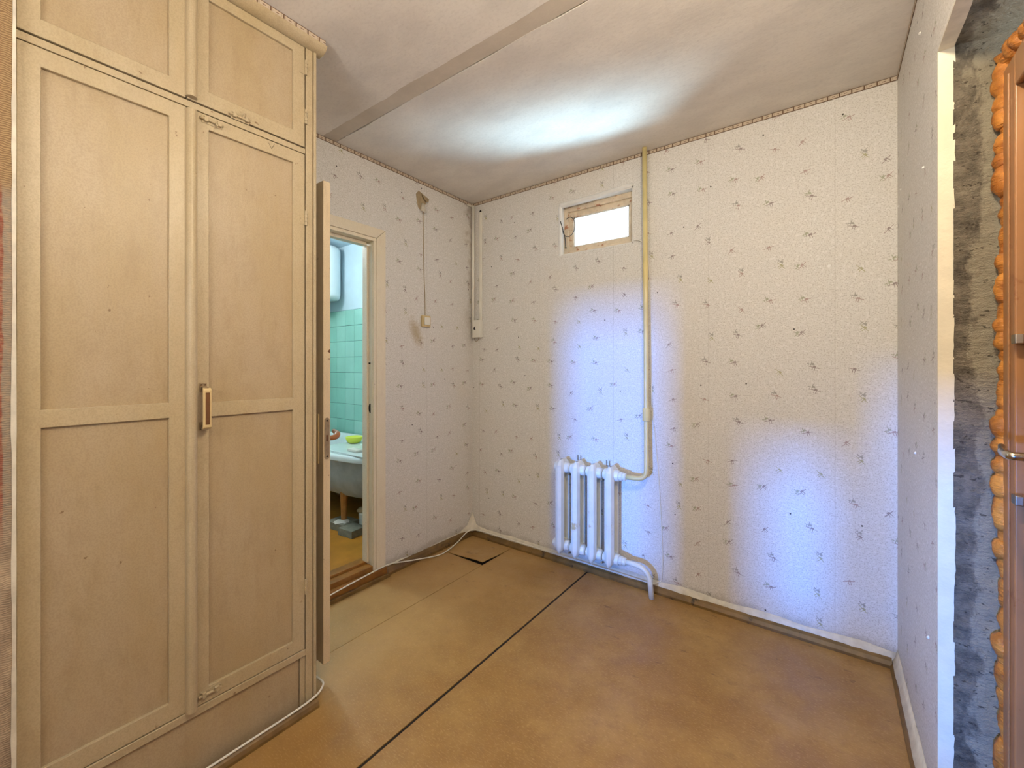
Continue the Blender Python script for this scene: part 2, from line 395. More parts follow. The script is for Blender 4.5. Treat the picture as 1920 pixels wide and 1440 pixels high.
def slab_holes(bm, ax, p0, p1, u0, u1, z0, z1, holes, mi=0):
    """upright slab; ax 'x': thickness p0..p1 in X, u = Y;  ax 'y': thickness in Y, u = X; ax 'z': flat, u = X, z = Y"""
    us = sorted({u0, u1, *[q for h in holes for q in h[:2]]}); zs = sorted({z0, z1, *[q for h in holes for q in h[2:]]})
    inh = lambda a, b: any(h[0] < a < h[1] and h[2] < b < h[3] for h in holes)
    cell = lambda i, j: 0 <= i < len(us)-1 and 0 <= j < len(zs)-1 and not inh((us[i]+us[i+1])/2, (zs[j]+zs[j+1])/2)
    V = {}
    def v(s, i, j):
        k = (s, i, j)
        if k not in V:
            p = p1 if s else p0
            V[k] = bm.verts.new({'x': (p, us[i], zs[j]), 'y': (us[i], p, zs[j]), 'z': (us[i], zs[j], p)}[ax])
        return V[k]
    for i in range(len(us)-1):
        for j in range(len(zs)-1):
            if not cell(i, j): continue
            fs = [(v(0, i, j), v(0, i+1, j), v(0, i+1, j+1), v(0, i, j+1)), (v(1, i, j), v(1, i, j+1), v(1, i+1, j+1), v(1, i+1, j))]
            if not cell(i-1, j): fs.append((v(0, i, j), v(0, i, j+1), v(1, i, j+1), v(1, i, j)))
            if not cell(i+1, j): fs.append((v(0, i+1, j), v(1, i+1, j), v(1, i+1, j+1), v(0, i+1, j+1)))
            if not cell(i, j-1): fs.append((v(0, i, j), v(1, i, j), v(1, i+1, j), v(0, i+1, j)))
            if not cell(i, j+1): fs.append((v(0, i, j+1), v(0, i+1, j+1), v(1, i+1, j+1), v(1, i, j+1)))
            for f in fs: bm.faces.new(f).material_index = mi

# ------------------------------------------------------------------ dimensions
XL, YB, XR = -2.167, 2.415, 0.237        # wall planes: left (door), back (window), right
YF = -1.30                                # front wall, behind the camera
CX = -1.56                                # cupboard front
# ================================================================== SETTING
# ---- floor: sub-floor + painted hardboard sheets
fb = B(); box(fb, -2.30, 0.55, YF-0.2, YB+0.12, -0.12, -0.004)
floor = obj('floor', fb, M['dark']); tag(floor, 'floor of ochre painted hardboard sheets with dark seams between them', 'floor', kind='structure')
def sheet(x0, x1, y0, y1, lift=None):
    b = B(); nx, ny = 6, 6
    g = [[[b.verts.new((x0+(x1-x0)*i/nx, y0+(y1-y0)*j/ny, z)) for j in range(ny+1)] for i in range(nx+1)] for z in (-0.004, 0.0)]
    for i in range(nx):
        for j in range(ny):
            b.faces.new((g[1][i][j], g[1][i+1][j], g[1][i+1][j+1], g[1][i][j+1])); b.faces.new((g[0][i][j], g[0][i][j+1], g[0][i+1][j+1], g[0][i+1][j]))
    for i in range(nx):
        b.faces.new((g[0][i][0], g[0][i+1][0], g[1][i+1][0], g[1][i][0])); b.faces.new((g[0][i][ny], g[1][i][ny], g[1][i+1][ny], g[0][i+1][ny]))
    for j in range(ny):
        b.faces.new((g[0][0][j], g[1][0][j], g[1][0][j+1], g[0][0][j+1])); b.faces.new((g[0][nx][j], g[0][nx][j+1], g[1][nx][j+1], g[1][nx][j]))
    if lift:
        cx, cy, rr, hh = lift
        for v in b.verts:
            d = math.hypot(v.co.x-cx, v.co.y-cy)
            if d < rr: v.co.z += hh*(1-d/rr)**1.3
    return b
for args in (((XL+0.0), -1.773, YF, 2.066), (XL, -1.772, 2.071, YB, (-1.80, 2.071, 0.30, 0.022)), (-1.770, -1.198, YF, YB), (-1.186, XR+0.02, YF, YB)):
    obj('hardboard_sheet', sheet(*args), M['hardboard'], floor)
# ---- ceiling: two slabs and the filled joint between them
cb = B(); box(cb, -2.30, 0.55, YF-0.2, YB+0.12, H+0.03, H+0.14)
ceil = obj('ceiling', cb, M['ceiling']); tag(ceil, 'whitewashed ceiling of two slabs with a cracked joint between them', 'ceiling', kind='structure')
def ragged_slab(y_far, y_near, jag_on_low):
    b = B(); n = 90; x0, x1 = -2.25, 0.50
    rows = []
    for i in range(n+1):
        x = x0+(x1-x0)*i/n
        j = (noise.noise(Vector((x*5, 3.1 if jag_on_low else 8.2, 0)))*0.007 + noise.noise(Vector((x*26, 1.1, 0)))*0.003)
        a, c = (y_far+j, y_near) if jag_on_low else (y_far, y_near+j*1.5)
        rows.append([b.verts.new((x, a, H)), b.verts.new((x, c, H)), b.verts.new((x, c, H+0.04)), b.verts.new((x, a, H+0.04))])
    for A, C in zip(rows, rows[1:]):
        for k in range(4): b.faces.new((A[k], A[(k+1) % 4], C[(k+1) % 4], C[k]))
    b.faces.new(rows[0]); b.faces.new(rows[-1][::-1]); return b
obj('ceiling_slab', ragged_slab(1.300, YB+0.1, True), M['ceiling'], ceil)
obj('ceiling_slab', ragged_slab(YF-0.1, 1.222, False), M['ceiling'], ceil)
b = B(); box(b, -2.25, 0.5, 1.17, 1.2965, H+0.0006, H+0.028)
tag(obj('joint_filler', b, M['filler'], ceil), 'rough grey-beige filler in the slab joint')

# ---- back wall with the small high window
WX0, WX1, WZ0, WZ1 = -1.411, -0.912, 1.990, 2.325
b = B(); slab_holes(b, 'y', YB, YB+0.10, -4.35, 0.6, -0.1, H+0.05, [(WX0, WX1, WZ0, WZ1)])
wall_back = obj('wall_back', b, M['paper']); tag(wall_back, 'pale scribble-patterned papered wall with the small window and radiator', 'wall', kind='structure')
def roll(bm, p, q, r=0.014):   # lumpy plaster roll around the opening
    n = 18; P = [Vector(p).lerp(Vector(q), i/n) for i in range(n+1)]
    for i in range(n+1):
        P[i] += Vector((0, noise.noise(P[i]*14)*0.003, noise.noise(P[i]*11+Vector((5, 0, 0)))*0.004))
    tube(bm, P, lambda t: r, 12)
b = B()
box(b, WX0-0.001, WX0+0.012, YB+0.001, YB+0.098, WZ0, WZ1); box(b, WX0, WX1, YB+0.001, YB+0.098, WZ1-0.012, WZ1+0.001)
roll(b, (WX0+0.006, YB+0.010, WZ0), (WX0+0.006, YB+0.010, WZ1-0.01)); roll(b, (WX0+0.006, YB+0.010, WZ1-0.008), (WX1-0.005, YB+0.010, WZ1+0.004), 0.017)
box(b, WX1-0.006, WX1+0.001, YB+0.001, YB+0.098, WZ0, WZ1); box(b, WX0, WX1, YB+0.001, YB+0.098, WZ0-0.001, WZ0+0.006)
tag(obj('plaster_reveal', b, M['plaster'], wall_back, smooth=False), 'lumpy white plaster lining of the window opening')
for x, z in ((-1.260, 0.692), (-1.066, 0.684)):
    b = B(); tube(b, fillet([(x-0.010, YB-0.006, z+0.016), (x-0.010, YB-0.006, z-0.016), (x+0.010, YB-0.006, z-0.016), (x+0.010, YB-0.006, z+0.016)], 0.006, 4), 0.0028, 6)
    obj('wall_hook', b, M['steel'], wall_back)
# border paper
b = B(); box(b, XL, XR, YB-0.0025, YB-0.0002, H-0.021, H-0.0005); obj('border_strip', b, M['border'], wall_back)
# wallpaper foot: whitish paper bulging over the skirting
def foot(ax, p, s, a0, a1, hgt=0.062, dep=0.016):
    b = B(); n = max(8, int(abs(a1-a0)*34)); rows = []
    for i in range(n+1):
        a = a0+(a1-a0)*i/n; q = noise.noise(Vector((a*9, p, 2)))
        h = hgt+q*0.012; d = dep*(1+q*0.25); low = 0.026+noise.noise(Vector((a*30, p, 5)))*0.004
        pts = [(p, h), (p+s*0.003, h), (p+s*d*0.55, low+0.018), (p+s*d, low+0.002), (p+s*d, low-0.004), (p, low-0.004)]
        rows.append([b.verts.new((t, a, z) if ax == 'x' else (a, t, z)) for t, z in pts])
    for A, C in zip(rows, rows[1:]):
        for k in range(6): b.faces.new((A[k], A[(k+1) % 6], C[(k+1) % 6], C[k]))
    b.faces.new(rows[0]); b.faces.new(rows[-1][::-1]); return b
obj('paper_foot', foot('y', YB, -1, XL+0.02, XR-0.005), M['paper_edge'], wall_back, smooth=True)

# ---- window
win = root('window_1', ((WX0+WX1)/2, YB+0.06, WZ0)); tag(win, 'small high window with peeling cream wooden frame and blown-out daylight', 'window', kind='structure')
b = B(); slab_holes(b, 'y', YB+0.050, YB+0.095, WX0+0.010, WX1-0.004, WZ0+0.005, WZ1-0.010, [(WX0+0.040, WX1-0.024, WZ0+0.030, WZ1-0.044)])
obj('window_frame', b, M['wood_frame'], win, 0.002)
b = B(); slab_holes(b, 'y', YB+0.066, YB+0.094, WX0+0.036, WX1-0.020, WZ0+0.026, WZ1-0.040, [(-1.342, -0.962, 2.052, 2.246)])
sash = obj('window_sash', b, M['wood_frame'], win, 0.002)
b = B()
for x0, x1, z0, z1 in ((-1.342, -1.334, 2.052, 2.246), (-0.970, -0.962, 2.052, 2.246), (-1.342, -0.962, 2.238, 2.246), (-1.342, -0.962, 2.052, 2.058)): box(b, x0, x1, YB+0.074, YB+0.088, z0, z1)
obj('glazing_bead', b, M['plaster'], sash)
b = B(); box(b, -1.342, -0.962, YB+0.082, YB+0.085, 2.052, 2.246); obj('window_pane', b, M['glass'], win)

# ---- left wall with the bathroom doorway
DY0, DY1, DZ = 0.925, 1.553, 2.034
b = B(); slab_holes(b, 'x', XL-0.085, XL, YF-0.1, YB, -0.1, H+0.05, [(DY0, DY1, -0.05, DZ)])
wall_left = obj('wall_left', b, M['paper_left']); tag(wall_left, 'pale scribble-patterned papered wall with the bathroom doorway, stained by the switch', 'wall', kind='structure')
b = B(); box(b, XL+0.0002, XL+0.0025, 0.0, YB, H-0.021, H-0.0005); obj('border_strip', b, M['border'], wall_left)
obj('paper_foot', foot('x', XL, 1, DY1+0.07, YB-0.02, 0.05, 0.010), M['paper_edge'], wall_left, smooth=True)
# torn patch: bare wall hole and curling flaps
def tear(pts, off, th=0.0015):
    b = B(); prism(b, [(XL+off, y, z) for y, z in pts], (th, 0, 0)); return b
tp = root('torn_wallpaper', (XL, 1.91, 2.28)); tag(tp, 'torn hole in the wallpaper with hanging flap above the switch', 'torn paper')
obj('bare_patch', tear([(1.862, 2.400), (1.885, 2.428), (1.925, 2.412), (1.968, 2.392), (1.950, 2.368), (1.930, 2.330), (1.905, 2.300), (1.880, 2.318), (1.868, 2.360)], 0.0006), M['torn'], tp)
b = B(); prism(b, [(XL+0.004, 1.905, 2.418), (XL+0.010, 1.968, 2.392), (XL+0.022, 1.950, 2.360), (XL+0.014, 1.925, 2.376)], (0.0012, 0, 0.001)); tag(obj('flap', b, M['torn'], tp), 'tan paper flap')
b = B()
prof = []
for i in range(7):
    a = PI*(i/6); prof.append((0.024*math.sin(a)+0.002, 1.921-0.026*math.cos(a)))
top = [b.verts.new((XL+0.35*x+0.002, y*0.5+1.921*0.5, 2.352)) for x, y in prof]; bot = [b.verts.new((XL+x, y, 2.285+abs(i-3)*0.006)) for i, (x, y) in enumerate(prof)]
for i in range(6): b.faces.new((top[i], top[i+1], bot[i+1], bot[i]))
b.verts.ensure_lookup_table()
o = obj('flap', b, M['paper_edge'], tp, smooth=True); sm = o.modifiers.new('solid', 'SOLIDIFY'); sm.thickness = 0.0015

# ---- right wall: papered plaster skin over bare concrete, with the entrance opening
OY0, OY1, OZ = 0.70, 1.597, 2.115
wall_right = root('wall_right', (XR, 0.5, 0)); tag(wall_right, 'narrow grey papered wall ending at the rough concrete entrance opening', 'wall', kind='structure')
b = B(); slab_holes(b, 'x', XR, XR+0.028, YF-0.1, YB, -0.05, H+0.04, [(OY0, OY1, -0.04, OZ)])
obj('plaster_layer', b, M['paper'], wall_right)
b = B(); slab_holes(b, 'x', XR+0.0281, XR+0.30, YF-0.1, YB, -0.05, H+0.04, [(OY0-0.01, OY1+0.006, -0.04, OZ+0.006)])
obj('concrete_core', b, M['concrete'], wall_right)
# paper turned into the opening, ragged edge
def turned_paper():
    b = B(); n = 150; rows = []
    for i in range(n+1):
        z = OZ*i/n; e = 0.031+noise.noise(Vector((z*7, 0.3, 0)))*0.003+noise.noise(Vector((z*50, 1.3, 0)))*0.0022
        rows.append([b.verts.new(p) for p in ((XR-0.0005, OY1-0.0035, z), (XR+e, OY1-0.0035, z), (XR+e, OY1+0.002, z), (XR-0.0005, OY1+0.002, z))])
    for A, C in zip(rows, rows[1:]):
        for k in range(4): b.faces.new((A[k], A[(k+1) % 4], C[(k+1) % 4], C[k]))
    b.faces.new(rows[0]); b.faces.new(rows[-1][::-1]); return b
M['turned'] = plain('cream_turned_paper', (232, 222, 196), 0.4, 0.05, 14, 0.5)
tag(obj('turned_paper', turned_paper(), M['turned'], wall_right), 'cream paper folded into the opening with ragged edge')
def soffit_paper():
    b = B(); n = 50; rows = []
    for i in range(n+1):
        y = OY0+(OY1-OY0)*i/n; e = 0.031+noise.noise(Vector((y*9, 4.3, 0)))*0.004
        rows.append([b.verts.new(p) for p in ((XR-0.0005, y, OZ-0.003), (XR+e, y, OZ-0.003), (XR+e, y, OZ+0.002), (XR-0.0005, y, OZ+0.002))])
    for A, C in zip(rows, rows[1:]):
        for k in range(4): b.faces.new((A[k], A[(k+1) % 4], C[(k+1) % 4], C[k]))
    b.faces.new(rows[0]); b.faces.new(rows[-1][::-1]); return b
obj('turned_paper', soffit_paper(), M['paper_edge'], wall_right)
def rough_face(nu, nz, f, amp):
    b = B(); g = [[b.verts.new(f(i/nu, j/nz, amp*(noise.fractal(Vector((i/nu*2.2, j/nz*nz/14, 0.7)), 0.7, 2.1, 5)))) for j in range(nz+1)] for i in range(nu+1)]
    for i in range(nu):
        for j in range(nz): b.faces.new((g[i][j], g[i+1][j], g[i+1][j+1], g[i][j+1]))
    return b
b = rough_face(26, 300, lambda u, v, d: (XR+0.0285+u*0.17, OY1-0.003+d, v*(OZ+0.004)), 0.007)
tag(obj('chiselled_concrete', b, M['concrete'], wall_right, smooth=True), 'pitted grey concrete with pale render smears')
b = rough_face(26, 120, lambda u, v, d: (XR+0.0285+u*0.17, OY0+v*(OY1-OY0), OZ-0.001+d), 0.006)
obj('chiselled_concrete', b, M['concrete'], wall_right, smooth=True)
obj('paper_foot', foot('x', XR, -1, OY1+0.005, YB-0.015, 0.075, 0.018), M['paper_edge'], wall_right, smooth=True)
b = B(); box(b, XR-0.0022, XR-0.0002, OY1-0.9, YB, H-0.021, H-0.0005); obj('border_strip', b, M['border'], wall_right)
# few plaster crumbs stuck on the narrow wall
b = B()
for y, z in ((2.30, 1.98), (2.36, 1.93), (1.80, 1.88), (1.86, 2.33), (1.72, 0.48), (1.95, 0.98)):
    bmesh.ops.create_icosphere(b, subdivisions=1, radius=0.005, matrix=Matrix.Translation((XR-0.001, y, z)))
obj('plaster_crumb', b, M['plaster'], wall_right)

# ---- walls behind the camera; wall_front has made-up openings that shape the blue daylight
b = B(); slab_holes(b, 'y', YF-0.06, YF, CX-0.1, XR+0.3, -0.05, H+0.04,
    [(-1.007, -0.752, 0.445, 1.10), (-0.556, -0.412, 0.445, 0.780), (-0.345, -0.200, 0.445, 0.92)])
tag(obj('wall_front', b, M['paper']), 'papered wall behind the photographer, with openings added to shape the blue daylight', 'wall', kind='structure')
# wall nib at the left edge of the frame, beside the cupboard
NX, NY = -1.548, 0.1035
b = B(); box(b, -2.10, NX, YF, NY, -0.02, H+0.02)
nib = obj('wall_nib', b, M['textile']); tag(nib, 'brown woven and red papered wall end beside the cupboard, torn edge', 'wall', kind='structure')
def torn_edge():
    b = B(); n = 160; rows = []
    for i in range(n+1):
        z = H*i/n; e = 0.0012+noise.noise(Vector((z*4, 2.3, 0)))*0.003+noise.noise(Vector((z*22, 7.3, 0)))*0.001
        rows.append([b.verts.new(p) for p in ((NX+0.004, NY-e, z), (NX+0.004, 0.1085+e*0.35, z), (NX-0.012, 0.1085+e*0.35, z), (NX-0.001, NY-e, z))])
    for A, C in zip(rows, rows[1:]):
        for k in range(4): b.faces.new((A[k], A[(k+1) % 4], C[(k+1) % 4], C[k]))
    b.faces.new(rows[0]); b.faces.new(rows[-1][::-1]); return b
tag(obj('torn_edge', torn_edge(), M['paper_edge'], nib), 'cream torn paper edge')

# ---- baseboards
def board(ax, p, s, a0, a1, dep, hgt):
    b = B(); pts = [(p, 0), (p+s*dep, 0), (p+s*dep, hgt*0.35), (p+s*dep*0.72, hgt*0.75), (p+s*dep*0.35, hgt), (p, hgt)]
    n = 24; rows = []
    for i in range(n+1):
        a = a0+(a1-a0)*i/n
        rows.append([b.verts.new((t, a, z) if ax == 'x' else (a, t, z)) for t, z in pts])
    for A, C in zip(rows, rows[1:]):
        for k in range(6): b.faces.new((A[k], A[(k+1) % 6], C[(k+1) % 6], C[k]))
    b.faces.new(rows[0]); b.faces.new(rows[-1][::-1]); return b
tag(obj('baseboard_back', board('y', YB-0.001, -1, XL+0.02, XR-0.02, 0.034, 0.036), M['olive']), 'olive-brown painted skirting under the window wall', 'baseboard', kind='structure')
tag(obj('baseboard_left', board('x', XL+0.001, 1, DY1+0.062, YB-0.036, 0.030, 0.046), M['olive']), 'olive-brown painted skirting between bathroom doorway and corner', 'baseboard', kind='structure')
tag(obj('baseboard_right', board('x', XR-0.001, -1, 0.9, YB-0.036, 0.026, 0.030), M['olive']), 'dark brown skirting along the narrow right wall', 'baseboard', kind='structure')
tag(obj('baseboard_cupboard', board('x', CX+0.018, 1, 0.10, 0.845, 0.022, 0.028), M['olive']), 'dark worn brown skirting at the foot of the cupboard', 'baseboard', kind='structure')

# ---- corner paper flare at the foot of the corner
b = B()
cx0, cy0 = XL+0.004, YB-0.004
ap = b.verts.new((cx0, cy0, 0.165)); n = 8; low = []
for i in range(n+1):
    t = i/n; low.append(b.verts.new((cx0+0.11*(t)**1.4, cy0-0.16*(1-t)**1.4, 0.048+0.02*abs(t-0.5)*0)))
mid = [b.verts.new(((ap.co.x*0.62+v.co.x*0.38)-0.0, (ap.co.y*0.62+v.co.y*0.38), 0.082)) for v in low]
for i in range(n): b.faces.new((ap, mid[i], mid[i+1])); b.faces.new((mid[i], low[i], low[i+1], mid[i+1]))
o = obj('loose_paper', b, M['paper_edge'], wall_back, smooth=True); tag(o, 'flared loose wallpaper at the foot of the corner')
sm = o.modifiers.new('solid', 'SOLIDIFY'); sm.thickness = 0.0015

# ---- bathroom doorway casing + jamb (trim_1), threshold (trim_2)
tr = root('trim_1', (XL, 1.25, 0.0)); tag(tr, 'cream painted door casing around the bathroom doorway', 'door casing', kind='structure')
CI, CO = 1.549, 1.613; CZI, CZO = 2.030, 2.090
b = B(); prism(b, [(XL+0.0005, CI, 0.06), (XL+0.0005, CO, 0.06), (XL+0.0005, CO, CZO), (XL+0.0005, CI, CZI)], (0.017, 0, 0)); obj('casing_board', b, M['casing'], tr, 0.003)
b = B(); prism(b, [(XL+0.0005, 0.86, CZI), (XL+0.0005, CI-0.001, CZI), (XL+0.0005, CO-0.001, CZO), (XL+0.0005, 0.86, CZO)], (0.017, 0, 0)); obj('casing_board', b, M['casing'], tr, 0.003)
b = B(); box(b, XL-0.08, XL+0.014, 1.530, 1.5485, 0.02, 2.010); box(b, XL-0.08, XL-0.035, 1.517, 1.530, 0.1, 1.990)
box(b, XL-0.012, XL+0.004, 1.5265, 1.530, 0.1, 2.0)
jamb = obj('door_jamb', b, M['casing'], tr, 0.0015)
b = B(); box(b, XL-0.08, XL+0.014, 0.93, 1.5485, 2.010, 2.029); box(b, XL-0.08, XL-0.035, 0.93, 1.517, 1.990, 2.010)
obj('door_head', b, M['casing'], tr, 0.0015)
b = B(); box(b, XL-0.08, XL+0.014, 0.926, 0.940, 0.02, 2.010); obj('door_jamb', b, M['casing'], tr, 0.0015)
b = B(); lathe(b, (XL-0.018, 1.5285, 1.020), [(0.0, -0.0015), (0.014, -0.0015), (0.014, 0.001), (0.0, 0.001)][1:3], 16, 'y')
for v in b.verts: v.co.z = 1.020+(v.co.z-1.020)*2.0
tag(obj('strike_hole', b, M['dark'], tr), 'black mortise hole in the jamb')
b = B(); box(b, XL-0.030, XL-0.014, 1.5255, 1.5275, 1.283, 1.292); obj('strike_hole', b, M['dark'], tr)
th = root('trim_2', (XL, 1.25, 0)); tag(th, 'stepped ochre-brown wooden threshold of the bathroom doorway', 'threshold', kind='structure')
b = B(); box(b, XL-0.10, XL+0.004, 0.90, 1.560, 0.0, 0.088); obj('sill_board', b, M['sill'], th, 0.003)
b = B(); box(b, XL-0.115, XL-0.052, 0.90, 1.530, 0.088, 0.103); obj('sill_board', b, M['sill'], th, 0.003)
b = B(); box(b, XL+0.0045, XL+0.030, 0.88, 1.615, 0.0, 0.060); obj('sill_fascia', b, M['sill'], th, 0.003)
b = B(); box(b, XL+0.0305, XL+0.048, 0.88, 1.625, 0.0, 0.022); obj('sill_fascia', b, M['olive'], th, 0.003)

# ---- open bathroom door (door_1)
SX0, SX1, SY0, SY1, SZ0, SZ1 = -2.150, -1.600, 0.9045, 0.9345, 0.090, 2.006
d1 = root('door_1', (SX0, SY0+0.015, SZ0)); tag(d1, 'bathroom door standing open, cream edge with lock plate toward the camera', 'door', kind='structure')
b = B(); box(b, SX0, SX1, SY0, SY1, SZ0, SZ1); obj('door_leaf', b, M['slab'], d1, 0.0025)
b = B()
pl = [(SX1+0.0002, SY0+0.015+0.010*math.cos(a), zc+0.010*math.sin(a)) for zc, a0 in ((1.056, 0), (0.910, PI)) for a in [a0+PI*i/8 for i in range(9)]]
prism(b, pl, (0.0016, 0, 0)); lp = obj('lock_plate', b, M['steel'], d1)
b = B(); box(b, SX1+0.0019, SX1+0.0024, SY0+0.011, SY0+0.019, 0.972, 0.997); tag(obj('latch_bolt', b, M['inlay'], lp), 'recessed latch bolt')
for z in (1.054, 0.912):
    b = B(); lathe(b, (SX1+0.0019, SY0+0.015, z), [(0.0035, 0), (0.0035, 0.001)], 10, 'x'); obj('screw', b, M['dark'], lp)
b = B(); prism(b, [(SX1+0.0003, SY1-0.0125, 1.330), (SX1+0.0003, SY1-0.002, 1.340), (SX1+0.0003, SY1-0.001, 1.322), (SX1+0.0003, SY1-0.008, 1.326)], (0.0008, 0, 0)); box(b, SX1+0.0003, SX1+0.0011, SY1-0.011, SY1-0.001, 1.298, 1.302)
tag(obj('chipped_paint', b, M['inlay'], d1), 'dark chips in the paint of the edge')
for sgn, yy in ((1, SY1), (-1, SY0)):
    b = B(); box(b, SX1-0.062, SX1-0.030, min(yy, yy+sgn*0.004), max(yy, yy+sgn*0.004), 0.88, 1.08)
    hp = obj('escutcheon', b, M['handle'], d1, 0.002)
    if sgn > 0:
        b = B(); tube(b, fillet([(SX1-0.046, yy+0.003, 0.975), (SX1-0.046, yy+0.05, 0.975), (SX1-0.070, yy+0.075, 0.985), (SX1-0.12, yy+0.085, 0.99)], 0.02, 5), lambda t: 0.009+0.004*math.sin(t*PI), 10)
        tag(obj('door_handle', b, M['lever_wood'], hp, smooth=True), 'brown lever handle')

# ---- entrance door (door_2)
FX, FY0, FY1, FZ = 0.345, 1.475, 1.556, 1.992
d2 = root('door_2', (FX+0.02, 1.1, 0.0)); tag(d2, 'brown steel entrance door in its frame at the right edge', 'door', kind='structure')
b = B(); box(b, FX, FX+0.07, FY0, FY1, 0.0, FZ); obj('door_frame', b, M['door_brown'], d2, 0.004)
b = B(); box(b, FX, FX+0.07, 0.78, FY0-0.0005, FZ-0.075, FZ); obj('door_frame', b, M['door_brown'], d2, 0.004)
b = B(); box(b, FX, FX+0.07, 0.705, 0.779, 0.0, FZ); obj('door_frame', b, M['door_brown'], d2, 0.004)
b = B(); box(b, FX-0.004, FX, FY0+0.028, FY0+0.034, 0.02, FZ-0.03); obj('frame_ridge', b, M['door_brown'], d2, 0.0015)
b = B(); box(b, FX+0.014, FX+0.068, 0.783, FY0-0.003, 0.02, FZ-0.079); obj('door_leaf', b, M['door_brown'], d2, 0.003)
b = B(); tube(b, fillet([(FX+0.013, 1.290, 1.090), (FX-0.048, 1.290, 1.090), (FX-0.050, 1.300, 1.090), (FX-0.046, 1.345, 1.089), (FX-0.040, 1.385, 1.097)], 0.012, 5), lambda t: 0.0085 if t < 0.9 else 0.0085-0.03*(t-0.9), 12)
lathe(b, (FX+0.0125, 1.290, 1.090), [(0.026, -0.008), (0.026, 0.0)], 24, 'x')
tag(obj('door_handle', b, M['chrome'], d2, smooth=True), 'chrome lever handle')
for z in (1.333, 0.968):
    b = B(); box(b, FX-0.006, FX+0.008, FY0-0.030, FY0-0.002, z-0.011, z+0.011); tag(obj('latch', b, M['chrome'], d2, 0.002), 'small chrome catch')
# expanding foam bead around the frame
b = B()
def foam_path(P0, P1, n, seed, ax):
    """lumpy bead: piecewise lobes with creases between them"""
    rnd = random.Random(seed); L = (Vector(P1)-Vector(P0)).length
    lobes = []; s = 0
    while s < L:
        l = rnd.uniform(0.025, 0.085); lobes.append((s, l, rnd.uniform(0.45, 1.0))); s += l
    pts, rad = [], []
    for i in range(n+1):
        t = i/n; q = t*L
        for (a, l, k) in lobes:
            if a <= q <= a+l+1e-6: f = (q-a)/l; lob = k*(0.42+0.58*(max(0, math.sin(PI*min(max(f, 0), 1))))**0.5); break
        pts.append(Vector(P0).lerp(Vector(P1), t)); rad.append(0.011+0.015*lob+0.0022*noise.noise(Vector((q*75, seed, 0))))
    return pts, rad
def foam(P0, P1, n, seed, off):
    pts, rad = foam_path(P0, P1, n, seed, 0)
    pts = [p+Vector(off)*(r-0.02)*0.9 for p, r in zip(pts, rad)]
    rings = tube(b, pts, lambda t: rad[min(n, int(round(t*n)))], 14)
    for ring in rings:
        for v in ring:
            v.co += Vector((noise.noise(v.co*38), noise.noise(v.co*38+Vector((9, 0, 0))), 0))*0.005
foam((0.358, 1.571, 0.03), (0.358, 1.571, 2.045), 620, 5, (-1, 0, 0))
foam((0.362, 1.585, 2.025), (0.362, 0.72, 2.030), 260, 9, (-0.7, 0, 0.2))
tag(obj('mounting_foam', b, M['foam'], d2, smooth=True), 'lumpy orange mounting foam squeezed out around the frame')

# ================================================================== BATHROOM
BZ = 0.05
b = B(); box(b, -4.35, XL-0.0865, -0.1, YB-0.001, -0.05, BZ); tag(obj('floor_bathroom', b, M['bath_floor']), 'ochre floor of the bathroom beyond the doorway', 'floor', kind='structure')
b = B(); box(b, -4.35, XL-0.086, -0.1, YB-0.001, 2.46, 2.56); tag(obj('ceiling_bathroom', b, M['bath_wall']), 'pale ceiling of the bathroom', 'ceiling', kind='structure')
b = B(); box(b, -4.22, -4.14, -0.1, YB-0.003, BZ, 2.459); wbl = obj('wall_bathroom_left', b, M['bath_wall']); tag(wbl, 'far end wall of the bathroom, pale blue above turquoise tiles', 'wall', kind='structure')
b = B(); box(b, -4.30, XL-0.086, -0.18, -0.101, BZ, 2.459); tag(obj('wall_bathroom_front', b, M['bath_wall']), 'pale wall of the bathroom opposite the bath', 'wall', kind='structure')
b = B(); box(b, -4.139, XL-0.087, YB-0.0145, YB-0.0015, BZ, 2.459); wbb = obj('wall_bathroom_back', b, M['bath_wall']); tag(wbb, 'bathroom wall behind the bath, turquoise tiles below pale blue', 'wall', kind='structure')
b = B(); box(b, -4.137, XL-0.09, YB-0.0185, YB-0.0146, BZ, 1.822); obj('grout', b, M['grout'], wbb)
b = B(); box(b, -4.139, -4.1355, 0.9, YB-0.019, BZ, 1.822); obj('grout', b, M['grout'], wbl)
def tile_mesh(name, mat, w, h, ax):
    b = B(); e = 0.0016
    if ax == 'y': prism(b, [(-w/2, 0, -h/2), (w/2, 0, -h/2), (w/2, 0, h/2), (-w/2, 0, h/2)], (0, -0.005, 0))
    else: prism(b, [(0, -w/2, -h/2), (0, w/2, -h/2), (0, w/2, h/2), (0, -w/2, h/2)], (0.005, 0, 0))
    bmesh.ops.recalc_face_normals(b, faces=b.faces[:]); me = bpy.data.meshes.new(name); b.to_mesh(me); b.free(); me.materials.append(mat); return me
ty = [tile_mesh('tile', M[k], 0.1490, 0.1504, 'y') for k in ('tile', 'tile2')]
tx = [tile_mesh('tile', M[k], 0.1490, 0.1504, 'x') for k in ('tile', 'tile2')]
def put(me, loc, parent):
    o = bpy.data.objects.new('tile', me); COL.objects.link(o); o.parent = parent; o.location = Vector(loc)-wloc(parent); return o
for r in range(9):
    z = 1.820-0.0765-r*0.1535
    for c in range(12): put(random.choice(ty), (-4.055+c*0.152, YB-0.0185, z+random.uniform(-.0006, .0006)), wbb)
    for c in range(5): put(random.choice(tx), (-4.1355, YB-0.10-c*0.152, z), wbl)
